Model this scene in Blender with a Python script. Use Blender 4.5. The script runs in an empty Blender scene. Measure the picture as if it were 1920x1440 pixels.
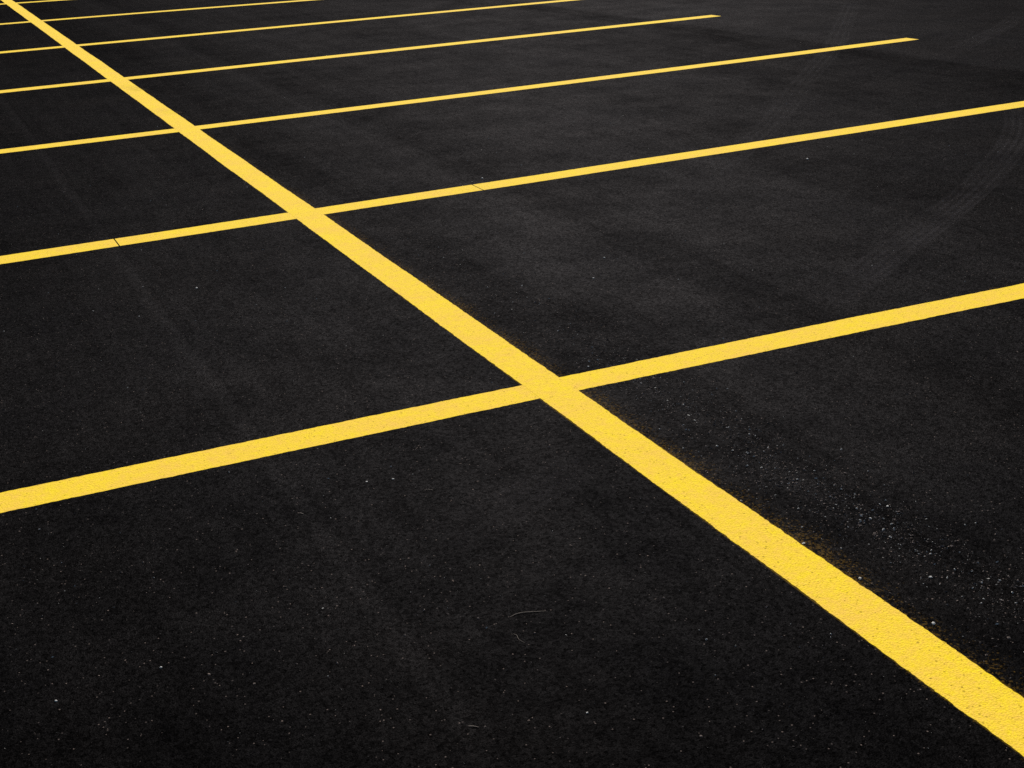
import bpy, bmesh, math, random
from mathutils import Vector, Matrix, noise

random.seed(11)
scene = bpy.context.scene
col = scene.collection

# ------------------------------------------------------------------ helpers
def tag(o, label=None, cat=None, group=None, kind=None):
    if label: o['label'] = label
    if cat: o['category'] = cat
    if group: o['group'] = group
    if kind: o['kind'] = kind
    return o

def mesh_obj(name, verts, faces, mat, loc=(0, 0, 0), smooth=False, uvs=None):
    me = bpy.data.meshes.new(name)
    me.from_pydata(verts, [], faces)
    if uvs:
        lay = me.uv_layers.new(name='UVMap')
        for lp in me.loops:
            lay.data[lp.index].uv = uvs[lp.vertex_index]
    if smooth:
        me.polygons.foreach_set('use_smooth', [True] * len(me.polygons))
    me.update()
    o = bpy.data.objects.new(name, me)
    o.location = loc
    if mat: me.materials.append(mat)
    col.objects.link(o)
    return o

class NT:
    """tiny node-graph writer"""
    def __init__(self, name):
        self.mat = bpy.data.materials.new(name)
        self.mat.use_nodes = True
        self.t = self.mat.node_tree
        self.t.nodes.clear()
        self.pos = self.n('ShaderNodeNewGeometry').outputs['Position']
    def n(self, typ, **kw):
        nd = self.t.nodes.new(typ)
        for k, v in kw.items(): setattr(nd, k, v)
        return nd
    def set(self, sock, v):
        if isinstance(v, bpy.types.NodeSocket): self.t.links.new(v, sock)
        else: sock.default_value = v
    def m(self, op, a, b=0.0, c=0.0, clamp=False):
        nd = self.n('ShaderNodeMath', operation=op, use_clamp=clamp)
        self.set(nd.inputs[0], a); self.set(nd.inputs[1], b); self.set(nd.inputs[2], c)
        return nd.outputs[0]
    def vscale(self, sx, sy, sz=1.0, src=None):
        nd = self.n('ShaderNodeVectorMath', operation='MULTIPLY')
        self.set(nd.inputs[0], src or self.pos); nd.inputs[1].default_value = (sx, sy, sz)
        return nd.outputs[0]
    def noise(self, scale, detail=2.0, rough=0.5, vec=None, dist=0.0):
        nd = self.n('ShaderNodeTexNoise')
        self.set(nd.inputs['Vector'], vec or self.pos)
        nd.inputs['Scale'].default_value = scale
        nd.inputs['Detail'].default_value = detail
        nd.inputs['Roughness'].default_value = rough
        nd.inputs['Distortion'].default_value = dist
        return nd.outputs['Fac']
    def voro(self, scale, feature='F1', vec=None):
        nd = self.n('ShaderNodeTexVoronoi', feature=feature)
        self.set(nd.inputs['Vector'], vec or self.pos)
        nd.inputs['Scale'].default_value = scale
        return nd
    def rng(self, v, a, b, c=0.0, d=1.0, smooth=False):
        nd = self.n('ShaderNodeMapRange', clamp=True)
        if smooth: nd.interpolation_type = 'SMOOTHSTEP'
        self.set(nd.inputs['Value'], v)
        for i, x in zip((1, 2, 3, 4), (a, b, c, d)): self.set(nd.inputs[i], x)
        return nd.outputs[0]
    def mix(self, f, a, b):
        nd = self.n('ShaderNodeMix', data_type='RGBA')
        self.set(nd.inputs[0], f); self.set(nd.inputs[6], a); self.set(nd.inputs[7], b)
        return nd.outputs[2]
    def ramp(self, f, stops):
        nd = self.n('ShaderNodeValToRGB')
        cr = nd.color_ramp; cr.interpolation = 'EASE'
        while len(cr.elements) < len(stops): cr.elements.new(0.5)
        for e, (p, v) in zip(cr.elements, stops):
            e.position = p; e.color = (v, v, v, 1) if isinstance(v, (int, float)) else (*v, 1)
        self.set(nd.inputs[0], f)
        return nd.outputs[0]
    def xyz(self):
        nd = self.n('ShaderNodeSeparateXYZ'); self.set(nd.inputs[0], self.pos)
        return nd.outputs
    def bump(self, h, strength, dist, normal=None):
        nd = self.n('ShaderNodeBump')
        nd.inputs['Strength'].default_value = strength
        nd.inputs['Distance'].default_value = dist
        self.set(nd.inputs['Height'], h)
        if normal: self.set(nd.inputs['Normal'], normal)
        return nd.outputs[0]
    def bsdf(self, color, rough, spec, normal=None):
        nd = self.n('ShaderNodeBsdfPrincipled')
        self.set(nd.inputs['Base Color'], color)
        self.set(nd.inputs['Roughness'], rough)
        self.set(nd.inputs['Specular IOR Level'], spec)
        if normal: self.set(nd.inputs['Normal'], normal)
        return nd.outputs[0]
    def out(self, sh):
        self.t.links.new(sh, self.n('ShaderNodeOutputMaterial').inputs['Surface'])
        return self.mat

STALL = 2.743            # nine-foot stalls
HALF = 0.0669            # half the width of the long stripe
LINES = [                # a, b, c: centre offset a + b*X + c*X*X from k*STALL; width; right end
    (0.0023, -0.0049, -0.0027, 0.138, 5.90), (0.0090, 0.0176, 0.0, 0.148, 5.95), (0.0075, -0.0002, 0.0031, 0.146, 5.995),
    (-0.0297, -0.0028, 0.0010, 0.160, 5.75), (-0.0265, -0.0437, 0.0006, 0.160, 5.70), (0.1281, -0.1012, -0.0090, 0.160, 5.70),
    (0.2142, -0.2198, 0.0, 0.160, 5.70)]
def line_y(k, x):
    a, b, c, w, xr = LINES[k]
    x = min(max(x, -1.6), 6.0 if k < 5 else 3.4)
    return k * STALL + a + b * x + c * x * x

# ------------------------------------------------------------------ asphalt
def asphalt():
    g = NT('asphalt')
    x, y, z = g.xyz()
    big = g.noise(0.55, 3, 0.55)
    mid = g.noise(2.6, 4, 0.6)
    fine = g.noise(14.0, 4, 0.65)
    # streaks left by the paver and the roller, running along Y
    streak = g.noise(1.0, 4, 0.6, g.vscale(5.5, 0.35))
    streak2 = g.noise(1.0, 3, 0.6, g.vscale(22.0, 0.9))
    xw = g.m('ADD', x, g.m('MULTIPLY', g.m('SUBTRACT', g.noise(0.9, 3), 0.5), 0.12))
    bands = g.ramp(g.rng(xw, -3.0, 9.0), [((v + 3) / 12, c) for v, c in (
        (-3.0, .50), (-1.20, .47), (-0.95, .50), (-0.80, .48), (-0.15, .46), (0.30, .36), (0.58, .50), (0.86, .55),
        (1.07, .40), (1.40, .52), (2.10, .56), (2.70, .48), (3.40, .55), (4.20, .48), (4.70, .52), (9.0, .52))])
    # construction joint between the stalls and the drive aisle
    xs = g.m('ADD', g.m('ADD', x, g.m('MULTIPLY', g.m('SUBTRACT', y, 7.0), 0.070)),
             g.m('MULTIPLY', g.m('SUBTRACT', g.noise(1.4, 3), 0.5), 0.22))
    aisle = g.rng(xs, 5.16, 5.30, 0, 1, True)
    joint = g.m('MULTIPLY', g.rng(xs, 4.55, 5.10, 0, 1, True), g.rng(xs, 5.16, 5.26, 1, 0, True))
    tone = g.m('ADD', g.m('MULTIPLY', bands, 1.15),
        g.m('ADD', g.m('MULTIPLY', g.m('SUBTRACT', big, 0.5), 0.40),
        g.m('ADD', g.m('MULTIPLY', g.m('SUBTRACT', mid, 0.5), 0.45),
        g.m('ADD', g.m('MULTIPLY', g.m('SUBTRACT', streak, 0.5), 0.40),
        g.m('ADD', g.m('MULTIPLY', g.m('SUBTRACT', streak2, 0.5), 0.30),
                   g.m('MULTIPLY', g.m('SUBTRACT', fine, 0.5), 0.55))))))
    tone = g.m('ADD', tone, g.m('ADD', g.m('MULTIPLY', aisle, 0.16), g.m('MULTIPLY', joint, -0.15)))
    # two hairline seams left by the screed, six feet apart, each with a rubbed streak beside it
    for sx, side, gain in ((-0.915, -1, 1.15), (0.9185, -1, 0.45)):
        xd = g.m('SUBTRACT', x, g.m('ADD', sx, g.m('MULTIPLY', g.m('SUBTRACT', g.noise(1.1, 3), 0.5), 0.030)))
        hair = g.rng(g.m('ABSOLUTE', xd), 0.0015, 0.0050, 1, 0)
        rub = g.rng(g.m('ABSOLUTE', g.m('SUBTRACT', xd, 0.038 * side)), 0.004, 0.045, 1, 0, True)
        broken = g.rng(g.noise(2.3, 3, 0.6), 0.34, 0.58, 0.45, 1.0)
        tone = g.m('ADD', tone, g.m('MULTIPLY', broken, g.m('SUBTRACT', g.m('MULTIPLY', rub, 0.17 * gain), g.m('MULTIPLY', hair, 0.12))))
    tone = g.m('MAXIMUM', tone, 0.10)                      # about 0.5 on average
    # stones of the mix under their tar film
    v1 = g.voro(210.0); v2 = g.voro(120.0)
    s1 = g.n('ShaderNodeSeparateColor'); g.set(s1.inputs[0], v1.outputs['Color'])
    s2 = g.n('ShaderNodeSeparateColor'); g.set(s2.inputs[0], v2.outputs['Color'])
    grain = g.noise(330.0, 2, 0.7)
    gv = g.m('MULTIPLY', g.rng(s1.outputs[0], 0, 1, 0.45, 1.55), g.rng(grain, 0.3, 0.7, 0.25, 1.8))
    pits = g.rng(g.noise(130.0, 3, 0.7), 0.36, 0.46, 0.25, 1.0)
    gv = g.m('MULTIPLY', gv, g.m('MULTIPLY', pits, g.rng(s2.outputs[1], 0, 1, 0.60, 1.40)))
    lum = g.m('MULTIPLY', g.m('MULTIPLY', tone, gv), K_BASE)
    warm = g.rng(g.noise(1.3, 3, 0.6), 0.35, 0.68)
    tint = g.mix(warm, (1.0, 0.97, 1.06, 1), (1.16, 0.98, 0.88, 1))
    vm = g.n('ShaderNodeVectorMath', operation='SCALE'); g.set(vm.inputs[0], tint); g.set(vm.inputs['Scale'], lum)
    colr = vm.outputs[0]
    # coarse strip beside the long stripe, where stones have lost their film
    strip = g.m('MULTIPLY', g.rng(g.m('ABSOLUTE', g.m('SUBTRACT', xw, 0.30)), 0.06, 0.26, 1, 0, True), g.rng(y, 0.9, 2.6, 1, 0.18))
    bare = g.m('GREATER_THAN', s1.outputs[1], g.rng(g.m('ADD', strip, g.m('MULTIPLY', g.m('SUBTRACT', mid, 0.5), 0.6)), 0.0, 1.0, 0.955, 0.880))
    bare = g.m('MULTIPLY', bare, g.m('LESS_THAN', v1.outputs['Distance'], g.rng(g.m('POWER', s1.outputs[2], 2.5), 0, 1, 0.07, 0.42)))
    stone = g.mix(s2.outputs[0], (0.024, 0.023, 0.024, 1), (0.16, 0.125, 0.11, 1))
    colr = g.mix(g.m('MULTIPLY', bare, 0.85), colr, stone)
    # overspray of yellow paint: a wide ragged fringe right of the long stripe, thin ones elsewhere
    rag = g.noise(125.0, 4, 0.8); patch = g.noise(3.0, 3, 0.6)
    dr = g.m('SUBTRACT', x, HALF)
    fr = g.m('MULTIPLY', g.rng(dr, 0.0, 0.15, 1, 0), g.m('GREATER_THAN', dr, -0.02))
    fr = g.m('MULTIPLY', g.m('POWER', fr, 1.2), g.rng(patch, 0.34, 0.64, 0.55, 0.95))
    fr = g.m('MULTIPLY', fr, g.rng(y, 0.5, 6.0, 1.0, 0.55))
    dl = g.m('SUBTRACT', g.m('MULTIPLY', x, -1), HALF)
    fl = g.m('MULTIPLY', g.m('MULTIPLY', g.rng(dl, 0.0, 0.022, 1, 0), g.m('GREATER_THAN', dl, -0.02)), g.rng(patch, 0.42, 0.62, 0.15, 0.8))
    yk = g.m('MULTIPLY', g.m('SUBTRACT', g.m('FRACT', g.m('ADD', g.m('DIVIDE', y, STALL), 0.5)), 0.5), STALL)
    dy = g.m('SUBTRACT', g.m('ABSOLUTE', yk), 0.068)
    fs = g.m('MULTIPLY', g.m('MULTIPLY', g.rng(dy, 0.0, 0.035, 1, 0), g.m('GREATER_THAN', dy, -0.03)),
             g.m('MULTIPLY', g.rng(patch, 0.45, 0.66, 0.10, 0.75), g.m('LESS_THAN', x, 5.7)))
    spray = g.m('MAXIMUM', fr, g.m('MAXIMUM', fl, fs))
    rimx = g.rng(g.m('SUBTRACT', g.m('ABSOLUTE', x), HALF), 0.000, 0.0045, 1, 0)
    rim = g.m('MULTIPLY', rimx, g.rng(rag, 0.35, 0.60, 0.25, 1.0))
    thr = g.m('SUBTRACT', 0.80, g.m('MULTIPLY', spray, 0.405))
    sp = g.rng(g.m('SUBTRACT', g.m('ADD', g.m('MULTIPLY', rag, 0.7), g.m('MULTIPLY', s1.outputs[2], 0.3)), thr), 0.0, 0.10, 0, 0.75)
    sp = g.m('MULTIPLY', sp, g.m('GREATER_THAN', spray, 0.01))
    colr = g.mix(sp, colr, (0.080, 0.046, 0.008, 1))
    colr = g.mix(g.m('MULTIPLY', rim, 0.30), colr, (0.42, 0.25, 0.014, 1))
    rough = g.rng(mid, 0.3, 0.7, K_ROUGH + 0.04, K_ROUGH - 0.04)
    spec = g.m('MULTIPLY', g.m('MULTIPLY', g.m('POWER', tone, 0.8), 0.82), g.m('MULTIPLY', g.m('MULTIPLY', g.rng(grain, 0.3, 0.7, 0.2, 1.8), g.m('MULTIPLY', pits, g.rng(s2.outputs[1], 0, 1, 0.55, 1.45))), K_SPEC))
    lw = g.n('ShaderNodeLayerWeight'); lw.inputs['Blend'].default_value = 0.5      # grazing sheen of the tar
    spec = g.m('MULTIPLY', spec, g.rng(lw.outputs['Facing'], 0.38, 0.72, 0.055, 0.310))
    sv = g.n('ShaderNodeVectorMath', operation='SCALE'); sv.inputs[0].default_value = (1.0, 0.965, 1.05); g.set(sv.inputs['Scale'], spec)
    b1 = g.bump(g.m('ADD', g.m('MULTIPLY', v1.outputs['Distance'], -0.7), g.m('MULTIPLY', grain, 0.8)), 0.42, 0.0026)
    b2 = g.bump(g.noise(60.0, 4, 0.7), 0.28, 0.005, b1)
    # tar: a very dark diffuse body under a weak broad sheen
    df = g.n('ShaderNodeBsdfDiffuse'); g.set(df.inputs['Color'], colr); g.set(df.inputs['Normal'], b2)
    gl = g.n('ShaderNodeBsdfGlossy'); g.set(gl.inputs['Color'], sv.outputs[0]); g.set(gl.inputs['Roughness'], rough); g.set(gl.inputs['Normal'], b2)
    ad = g.n('ShaderNodeAddShader'); g.set(ad.inputs[0], df.outputs[0]); g.set(ad.inputs[1], gl.outputs[0])
    return g.out(ad.outputs[0])

# ------------------------------------------------------------------ paint
def paint(name, seed):
    g = NT(name)
    x, y, z = g.xyz()
    off = g.n('ShaderNodeVectorMath', operation='ADD'); g.set(off.inputs[0], g.pos); off.inputs[1].default_value = (seed, seed * 2.7, 0)
    p = off.outputs[0]
    n1 = g.noise(5.0, 4, 0.62, p); n2 = g.noise(38.0, 3, 0.65, p); grain = g.noise(330.0, 2, 0.7)
    v1 = g.voro(210.0)
    f = g.m('ADD', g.m('MULTIPLY', n1, 0.40), g.m('ADD', g.m('MULTIPLY', n2, 0.40), g.m('MULTIPLY', grain, 0.35)))
    c = g.mix(g.rng(f, 0.46, 0.70), (0.900, 0.665, 0.018, 1), (0.860, 0.540, 0.085, 1))
    # grit and worn hollows that the coat did not fill
    pit = g.voro(150.0); sc = g.n('ShaderNodeSeparateColor'); g.set(sc.inputs[0], pit.outputs['Color'])
    dirt = g.rng(g.noise(2.2, 3, 0.6, p), 0.35, 0.68, 0.950, 0.850)
    hole = g.m('MULTIPLY', g.m('GREATER_THAN', sc.outputs[0], dirt), g.m('LESS_THAN', pit.outputs['Distance'], g.rng(sc.outputs[1], 0, 1, 0.12, 0.50)))
    c = g.mix(g.m('MULTIPLY', hole, 0.70), c, (0.25, 0.165, 0.010, 1))
    low = g.rng(g.noise(210.0, 3, 0.7, p), 0.34, 0.50, 1, 0)
    c = g.mix(g.m('MULTIPLY', low, 0.65), c, (0.56, 0.385, 0.010, 1))
    grime = g.m('MULTIPLY', g.rng(g.noise(7.0, 4, 0.7, p), 0.60, 0.80), 0.16)
    c = g.mix(grime, c, (0.42, 0.28, 0.06, 1))
    b1 = g.bump(g.m('ADD', g.m('MULTIPLY', v1.outputs['Distance'], -0.6), g.m('MULTIPLY', grain, 0.7)), 0.48, 0.0026)
    b2 = g.bump(g.noise(120.0, 4, 0.75), 0.34, 0.0035, b1)
    return g.out(g.bsdf(c, 0.80, 0.03, b2))

K_BASE = 0.0030
K_ROUGH = 0.55
K_SPEC = 0.022
M_ASPHALT = asphalt()
M_LONG = paint('yellow_paint_wide', 3.0)
M_STALL = paint('yellow_paint_stall', 11.0)

# ------------------------------------------------------------------ ground
def ground():
    xs = [-700, -60, -12, -3, 0, 3, 9, 20, 80, 700]
    ys = [-700, -60, -12, -3, 0, 5, 12, 25, 80, 700]
    v = [(a, b, 0) for b in ys for a in xs]
    n = len(xs)
    f = [(j*n+i, j*n+i+1, (j+1)*n+i+1, (j+1)*n+i) for j in range(len(ys)-1) for i in range(n-1)]
    o = mesh_obj('ground', v, f, M_ASPHALT)
    tag(o, kind='structure')
ground()

# ------------------------------------------------------------------ painted lines
def edge_noise(t, seed):
    w = noise.noise(Vector((t * 1.3, seed, 0))) * 0.0042 + noise.noise(Vector((t * 6.0, seed, 3))) * 0.0018
    w += noise.noise(Vector((t * 32.0, seed, 7))) * 0.0022 + noise.noise(Vector((t * 110.0, seed, 9))) * 0.0022
    return w

def ribbon(name, mat, t0, t1, step, centre, width, axis, top, seed, end_cut=0.0, smear=1.0):
    """a raised film of paint: top sheet plus skirts down to the asphalt; axis 0 runs along X, 1 along Y"""
    ts = []; t = t0
    while t < t1 - 1e-6:
        ts.append(t); t += step(t)
    ts.append(t1)
    verts = []; faces = []
    for i, t in enumerate(ts):
        c = centre(t)
        a = -width / 2 + edge_noise(t, seed) * smear
        b = width / 2 + edge_noise(t, seed + 50) * smear
        for s, (d, zz) in enumerate(((a - .0008, -.001), (a, top), (a * .4 + b * .0, top), (b * .4, top), (b, top), (b + .0008, -.001))):
            tt = t + end_cut * (d / width) * (1 if i == len(ts) - 1 else 0)
            verts.append((tt, c + d, zz) if axis == 0 else (c + d, tt, zz))
    for i in range(len(ts) - 1):
        for s in range(5):
            q = (i*6+s, (i+1)*6+s, (i+1)*6+s+1, i*6+s+1)
            faces.append(q if axis == 0 else q[::-1])
    for i in (0, len(ts) - 1):
        e = [i*6+s for s in range(6)]
        faces.append(e if (i == 0) == (axis == 0) else e[::-1])
    return verts, faces

def steps(near0, near1, fine, coarse):
    return lambda t: fine if near0 <= t <= near1 else coarse

v, f = ribbon('x', None, -5.0, 21.0, steps(-2.6, 5.0, 0.008, 0.03), lambda t: 0.0, HALF * 2, 1, 0.0010, 1.7)
o = mesh_obj('parking_line', v, f, M_LONG)
tag(o, 'wide yellow stripe running from lower right to upper left, crossing every stall line', 'parking line')

line_labels = [
    'nearest yellow stall line, crossing the long stripe in the middle of the picture',
    'yellow stall line with two thin dark gaps across its paint, second from the camera',
    'third yellow stall line from the camera, its pointed right end near the upper right',
    'fourth yellow stall line from the camera, the farthest whose right end shows',
    'fifth yellow stall line from the camera, leaving the top edge right of the middle',
    'sixth yellow stall line from the camera, leaving the top edge left of the middle',
    'farthest yellow stall line, a short thin sliver across the top left corner']
GAPS = {1: (-0.911, 0.9185)}
for k, (a, b, c, w, xr) in enumerate(LINES):
    cen = lambda t, k=k: line_y(k, t)
    segs = [(-5.75, xr)]
    if k in GAPS:
        g1, g2 = GAPS[k]
        segs = [(-5.75, g1 - .0030), (g1 + .0030, g2 - .0027), (g2 + .0027, xr)]
    V = []; F = []
    for j, (t0, t1) in enumerate(segs):
        vv, ff = ribbon('x', None, t0, t1, steps(-2.4, 3.2 if k < 3 else 2.0, 0.010 if k < 3 else 0.025, 0.03), cen, w, 0, 0.0006, 10.3 + k * 7.7,
                        end_cut=-0.012 if j == len(segs) - 1 else 0.0)
        n0 = len(V); V += vv; F += [tuple(i + n0 for i in q) for q in ff]
    o = mesh_obj('parking_line', V, F, M_STALL)
    tag(o, line_labels[k], 'parking line', 'stall lines')

# ------------------------------------------------------------------ tyre marks (films of pale dust printed by treads)
def tread_mat(name, ribs, lo, strength, color):
    g = NT(name)
    uv = g.n('ShaderNodeTexCoord').outputs['UV']
    s = g.n('ShaderNodeSeparateXYZ'); g.set(s.inputs[0], uv)
    u, vv = s.outputs[0], s.outputs[1]
    wob = g.m('MULTIPLY', g.m('SUBTRACT', g.noise(9.0, 3), 0.5), 0.08)
    vr = g.m('ADD', vv, wob)
    rib = g.m('SINE', g.m('MULTIPLY', vr, ribs * 6.2832))
    rib = g.rng(rib, -0.9, 0.9, 0.35, 1.0)
    lug = g.rng(g.m('SINE', g.m('ADD', g.m('MULTIPLY', u, 210.0), g.m('MULTIPLY', vr, 14.0))), -0.7, 0.5, 0.35, 1.0)
    edge = g.m('MULTIPLY', g.rng(vv, 0.0, 0.12, 0, 1, True), g.rng(vv, 0.88, 1.0, 1, 0, True))
    ends = g.m('MULTIPLY', g.rng(u, 0.0, 0.8, 0, 1, True), 1.0)
    nd = g.n('ShaderNodeAttribute', attribute_name='fade')
    breakup = g.rng(g.noise(3.2, 4, 0.65), 0.36, 0.64, 0.25, 1.0)
    dust = g.rng(g.noise(150.0, 2, 0.7), 0.42, 0.62, 0.15, 1.0)
    side = g.rng(vv, 0.0, 1.0, 1.0, lo)
    a = g.m('MULTIPLY', g.m('MULTIPLY', rib, lug), g.m('MULTIPLY', g.m('MULTIPLY', edge, ends), g.m('MULTIPLY', breakup, dust)))
    a = g.m('MULTIPLY', g.m('MULTIPLY', a, side), strength)
    a = g.m('MULTIPLY', a, nd.outputs['Fac'], clamp=True)
    tr = g.n('ShaderNodeBsdfTransparent').outputs[0]
    mx = g.n('ShaderNodeMixShader')
    g.set(mx.inputs[0], a); g.set(mx.inputs[1], tr); g.set(mx.inputs[2], g.bsdf(color, 0.9, 0.1))
    return g.out(mx.outputs[0])

def catmull(pts, n=14):
    P = [Vector(p) for p in pts]; P = [P[0] * 2 - P[1]] + P + [P[-1] * 2 - P[-2]]
    out = []
    for i in range(1, len(P) - 2):
        for j in range(n):
            t = j / n
            out.append(0.5 * ((2 * P[i]) + (P[i+1] - P[i-1]) * t + (2 * P[i-1] - 5 * P[i] + 4 * P[i+1] - P[i+2]) * t * t
                              + (3 * P[i] - P[i-1] - 3 * P[i+1] + P[i+2]) * t ** 3))
    out.append(P[-2]); return out

def track(pts, width, mat, z, label):
    c = catmull(pts); V = []; U = []; F = []; d = 0.0; fade = []
    for i, p in enumerate(c):
        tg = (c[min(i+1, len(c)-1)] - c[max(i-1, 0)]).normalized(); nrm = Vector((-tg.y, tg.x))
        if i: d += (p - c[i-1]).length
        for s in (0, 1):
            q = p + nrm * width * (s - .5)
            V.append((q.x, q.y, z)); U.append((d, s)); fade.append(min(1.0, i / 6, (len(c) - 1 - i) / 6))
        if i: F.append((2*i-2, 2*i-1, 2*i+1, 2*i))
    F = [q[::-1] for q in F]
    o = mesh_obj('tyre_mark', V, F, mat, uvs=U)
    at = o.data.attributes.new('fade', 'FLOAT', 'POINT')
    at.data.foreach_set('value', fade)
    tag(o, label, 'tyre mark', 'tyre marks')
    return o

M_TR1 = tread_mat('tread_dust', 5.0, 0.35, 0.40, (0.068, 0.060, 0.070, 1))
M_TR2 = tread_mat('tread_dust_faint', 4.0, 0.8, 0.27, (0.058, 0.051, 0.059, 1))
M_TR3 = tread_mat('tread_dirt_on_paint', 3.0, 0.9, 0.7, (0.16, 0.10, 0.02, 1))
track([(1.02, 0.12), (1.33, 0.30), (1.775, 0.60), (2.43, 1.02), (3.113, 1.50), (3.909, 2.16), (4.6, 2.9)], 0.20, M_TR1, 0.0004,
      'pale ribbed tyre mark curving between the two nearest stall lines to the right edge')
track([(1.75, 2.02), (2.006, 2.287), (2.999, 3.235), (3.974, 4.299), (5.209, 5.621), (5.839, 6.367), (7.43, 8.291)], 0.20, M_TR2, 0.0003,
      'faint grey tyre mark slanting past the pointed end of the third stall line')
track([(5.5, 4.6), (5.907, 4.934), (6.991, 5.66), (7.886, 6.371)], 0.20, M_TR2, 0.0005,
      'faint tyre mark on the open aisle in the upper right corner')
track([(-0.95, -0.90), (-0.607, -0.77), (-0.447, -0.70), (-0.263, -0.61), (-0.12, -0.52)], 0.19, M_TR2, 0.0004,
      'faint short tyre mark below the nearest stall line, left of the wide stripe')
track([(-0.075, 8.02), (-0.03, 7.87), (0.0, 7.70), (0.03, 7.52), (0.06, 7.40)], 0.13, M_TR3, 0.0022,
      'dark tread print on the wide stripe just below the fourth stall line')
track([(-0.06, 6.60), (-0.02, 6.46), (0.01, 6.36), (0.045, 6.22), (0.065, 6.12)], 0.13, M_TR3, 0.0026,
      'dark dotted tread print on the wide stripe between third and fourth stall lines')

# ------------------------------------------------------------------ loose stones
def stone_mat(name, lo, hi, bright):
    g = NT(name)
    r = g.n('ShaderNodeNewGeometry').outputs['Random Per Island']
    r2 = g.m('FRACT', g.m('MULTIPLY', r, 37.31))
    base = g.mix(r2, lo, hi)
    c = g.mix(g.rng(r, bright, bright + 0.02), base, (0.52, 0.50, 0.47, 1))
    n = g.rng(g.noise(700.0, 2), 0.3, 0.7, 0.7, 1.15)
    vm = g.n('ShaderNodeVectorMath', operation='SCALE'); g.set(vm.inputs[0], c); g.set(vm.inputs['Scale'], n)
    return g.out(g.bsdf(vm.outputs[0], 0.8, 0.08, g.bump(g.noise(900.0, 2), 0.3, 0.001)))
M_GRIT = stone_mat('grit_stone', (0.035, 0.034, 0.036, 1), (0.26, 0.205, 0.18, 1), 0.80)
M_PEBBLE = stone_mat('pebble_stone', (0.55, 0.53, 0.50, 1), (0.68, 0.66, 0.62, 1), 2.0)

OCT = [(1, 0, 0), (-1, 0, 0), (0, 1, 0), (0, -1, 0), (0, 0, 1), (0, 0, -1)]
OF = [(0, 2, 4), (2, 1, 4), (1, 3, 4), (3, 0, 4), (2, 0, 5), (1, 2, 5), (3, 1, 5), (0, 3, 5)]
def chip(V, F, x, y, r, z=0.0):
    n0 = len(V); a = random.uniform(0, 6.28); ca, sa = math.cos(a), math.sin(a)
    sx, sy, sz = r * random.uniform(.8, 1.3), r * random.uniform(.55, 1.0), r * random.uniform(.45, .8)
    tx, ty = random.uniform(-.5, .5), random.uniform(-.5, .5)
    for p in OCT:
        q = [p[0] * sx * random.uniform(.75, 1.2), p[1] * sy * random.uniform(.75, 1.2), p[2] * sz]
        q[2] += q[0] * tx + q[1] * ty
        V.append((x + q[0] * ca - q[1] * sa, y + q[0] * sa + q[1] * ca, z + q[2] + sz * .35))
    F += [tuple(i + n0 for i in t) for t in OF]

def on_paint(x, y):
    if abs(x) < HALF + .002: return True
    k = round(y / STALL)
    if 0 <= k < 7:
        w, xr = LINES[k][3:]
        if x < xr and abs(y - line_y(k, x)) < w / 2 + .002: return True
    return False

V, F = [], []
n = 0
while n < 9500:                                       # thin scatter everywhere, in loose clusters
    x = random.uniform(-2.3, 3.6); y = random.uniform(-2.6, 4.2)
    if random.random() > 0.25 + 1.1 * max(0, noise.noise(Vector((x * 1.6, y * 1.6, 4)))): continue
    if on_paint(x, y): continue
    chip(V, F, x, y, min(0.0034, 0.00055 * random.paretovariate(1.6))); n += 1
for i in range(420):                                  # farther off
    x = random.uniform(-2, 9); y = random.uniform(4, 13)
    if on_paint(x, y): continue
    chip(V, F, x, y, random.uniform(.0015, .0035))
n = 0
while n < 4600:                                       # the coarse strip right of the long stripe
    y = random.triangular(-2.6, 2.3, -1.4)
    x = random.gauss(0.30 + 0.03 * math.sin(y * 2.1), 0.085)
    if random.random() > (0.50 + 1.2 * max(0, noise.noise(Vector((x * 5, y * 2.6, 9))))) * (1.0 if y < 0 else 0.7): continue
    if x < HALF + 0.01 or on_paint(x, y): continue
    chip(V, F, x, y, min(0.0040, 0.00085 * random.paretovariate(1.8))); n += 1
o = mesh_obj('grit', V, F, M_GRIT)
tag(o, 'fine pale grit strewn over the asphalt, thickest along the right of the wide stripe', 'grit', kind='stuff')

def pebble(x, y, r, label, z=0.0):
    bm = bmesh.new()
    bmesh.ops.create_icosphere(bm, subdivisions=2, radius=1.0)
    sd = random.uniform(0, 99); a = random.uniform(0, 6.28)
    for vt in bm.verts:
        k = 1 + 0.35 * noise.noise(vt.co * 1.3 + Vector((sd, 0, 0)))
        vt.co = Vector((vt.co.x * r * 1.25 * k, vt.co.y * r * .9 * k, vt.co.z * r * .7 * k))
    bmesh.ops.rotate(bm, verts=bm.verts, cent=(0, 0, 0), matrix=Matrix.Rotation(a, 3, 'Z'))
    me = bpy.data.meshes.new('pebble'); bm.to_mesh(me); bm.free()
    me.materials.append(M_PEBBLE)
    o = bpy.data.objects.new('pebble', me); o.location = (x, y, z + r * .45)
    col.objects.link(o)
    tag(o, label, 'pebble', 'loose white pebbles')

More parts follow.
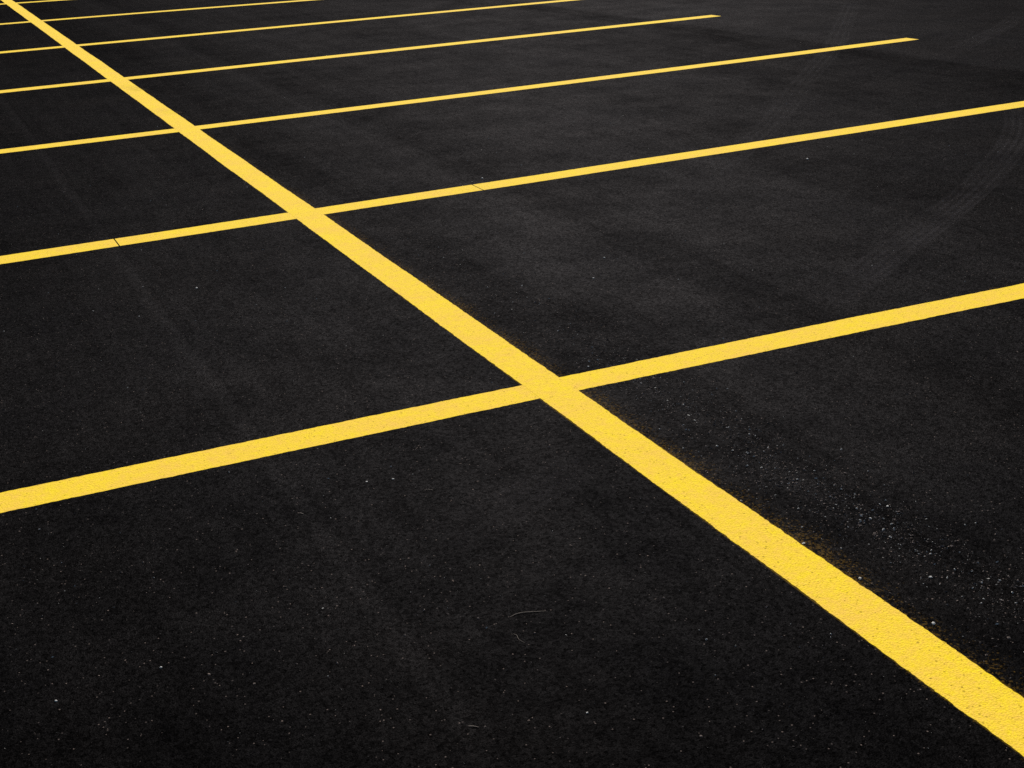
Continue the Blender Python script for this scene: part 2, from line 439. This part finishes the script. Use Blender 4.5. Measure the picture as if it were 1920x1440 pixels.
for x, y, r, lab in (
    (0.0735, -1.272, .0050, 'white pebble touching the right edge of the wide stripe, left of the gritty patch'),
    (0.084, -1.478, .0050, 'larger white pebble beside the right edge of the wide stripe near the lower right'),
    (0.098, -1.715, .0055, 'white pebble close to the wide stripe, nearest to the lower right corner'),
    (0.227, -1.551, .0048, 'white pebble amid the grit, a hand away from the wide stripe'),
    (0.375, -1.208, .0042, 'white pebble at the upper edge of the gritty patch, farthest right from the stripe'),
    (-0.747, -0.385, .0040, 'left one of two white pebbles lying below the nearest stall line'),
    (-0.677, -0.405, .0042, 'right one of two white pebbles lying below the nearest stall line'),
    (-0.749, 1.771, .0062, 'lone white pebble left of the wide stripe between the two nearest stall lines'),
    (0.846, 1.237, .0055, 'white pebble right of the wide stripe, upper one of a close pair on dark asphalt'),
    (0.674, 1.001, .0052, 'white pebble right of the wide stripe, lower one of a close pair on dark asphalt'),
    (-1.447, -1.070, .0036, 'white pebble in the dark lower left corner, the right one of two'),
    (-1.670, -1.094, .0036, 'white pebble in the dark lower left corner, the one nearest the left edge'),
    (-0.715, -1.657, .0030, 'small white pebble near the bottom edge, left of the wide stripe'),
    (1.019, 2.942, .0080, 'white pebble just above the right gap in the second stall line'),
    (2.628, 2.314, .0085, 'white pebble below the right part of the third stall line'),
    (0.193, 0.109, .0042, 'white pebble in the corner right above the nearest crossing of the stripes')):
    pebble(x, y, r * 0.74, lab)

# ------------------------------------------------------------------ bits of dry straw
def straw_mat():
    g = NT('dry_straw')
    return g.out(g.bsdf(g.mix(g.noise(90.0, 3), (0.06, 0.046, 0.038, 1), (0.30, 0.245, 0.205, 1)), 0.7, 0.2))
M_STRAW = straw_mat()
def straw(pts, r, label):
    c = catmull([(p[0], p[1]) for p in pts], 8); V = []; F = []; m = 6
    for i, p in enumerate(c):
        tg = (c[min(i+1, len(c)-1)] - c[max(i-1, 0)]).normalized(); nr = Vector((-tg.y, tg.x))
        k = r * 0.62 * (1 - .5 * abs(2 * i / (len(c) - 1) - 1) ** 3)
        zc = r * 0.62 + 0.0012 * math.sin(math.pi * i / (len(c) - 1))
        for j in range(m):
            an = 6.2832 * j / m
            V.append((p.x + nr.x * k * math.cos(an), p.y + nr.y * k * math.cos(an), zc + k * math.sin(an)))
    for i in range(len(c) - 1):
        for j in range(m):
            F.append((i*m+j, i*m+(j+1) % m, (i+1)*m+(j+1) % m, (i+1)*m+j))
    F += [tuple(range(m))[::-1], tuple((len(c)-1)*m + j for j in range(m))]
    o = mesh_obj('straw', V, F, M_STRAW, smooth=True)
    tag(o, label, 'straw', 'bits of dry straw')
straw([(-0.700, -1.243), (-0.680, -1.238), (-0.659, -1.241), (-0.639, -1.249), (-0.616, -1.257)], .0011, 'longest thin pale straw lying flat left of the wide stripe, low in the middle')
straw([(-0.724, -1.310), (-0.717, -1.320), (-0.720, -1.340), (-0.714, -1.358)], .0007, 'small curled grey fibre just below the longest pale straw')
straw([(-0.943, -1.586), (-0.935, -1.592), (-0.925, -1.600)], .0013, 'short pinkish splinter near the bottom edge, left of the middle')
straw([(-0.972, -0.480), (-0.966, -0.485), (-0.959, -0.493)], .0014, 'short pinkish splinter below the nearest stall line, left of two white pebbles')
straw([(-0.628, -0.515), (-0.615, -0.518), (-0.604, -0.528)], .0009, 'small curved blade of dry grass below the nearest stall line, left of the crossing')

# ------------------------------------------------------------------ light
ELEV, AZ = math.radians(34), math.radians(26)        # azimuth from +Y towards +X
sd = bpy.data.lights.new('sun', 'SUN'); sd.energy = 5.0; sd.angle = math.radians(0.5); sd.color = (1.0, 0.95, 0.87)
so = bpy.data.objects.new('sun', sd); col.objects.link(so)
d = Vector((math.sin(AZ) * math.cos(ELEV), math.cos(AZ) * math.cos(ELEV), math.sin(ELEV)))
so.rotation_euler = d.to_track_quat('Z', 'Y').to_euler(); so.location = d * 40

w = bpy.data.worlds.new('World'); scene.world = w; w.use_nodes = True
nt = w.node_tree; bg = nt.nodes['Background']
sky = nt.nodes.new('ShaderNodeTexSky'); sky.sky_type = 'NISHITA'; sky.sun_disc = False
sky.sun_elevation = ELEV; sky.sun_rotation = AZ
nt.links.new(sky.outputs[0], bg.inputs['Color']); bg.inputs['Strength'].default_value = 0.05

# ------------------------------------------------------------------ camera
cd = bpy.data.cameras.new('camera'); cam = bpy.data.objects.new('camera', cd); col.objects.link(cam)
cd.sensor_fit = 'HORIZONTAL'; cd.sensor_width = 36.0; cd.lens = 36.0 * 1.3695784
cd.clip_start = 0.05; cd.clip_end = 3000
R = Matrix(((0.91077868, 0.18764765, -0.36779145), (-0.41005376, 0.30675505, -0.85892796), (-0.04835393, 0.93310755, 0.35633159)))
cam.matrix_world = Matrix.Translation((-1.75556612, -3.79338203, 1.61403108)) @ R.to_4x4()
scene.camera = cam

# ------------------------------------------------------------------ view
scene.render.engine = 'CYCLES'
scene.cycles.use_denoising = False
scene.view_settings.view_transform = 'Standard'
scene.view_settings.look = 'None'
scene.view_settings.gamma = 1.0
scene.view_settings.exposure = 0.20
scene.view_settings.use_curve_mapping = False
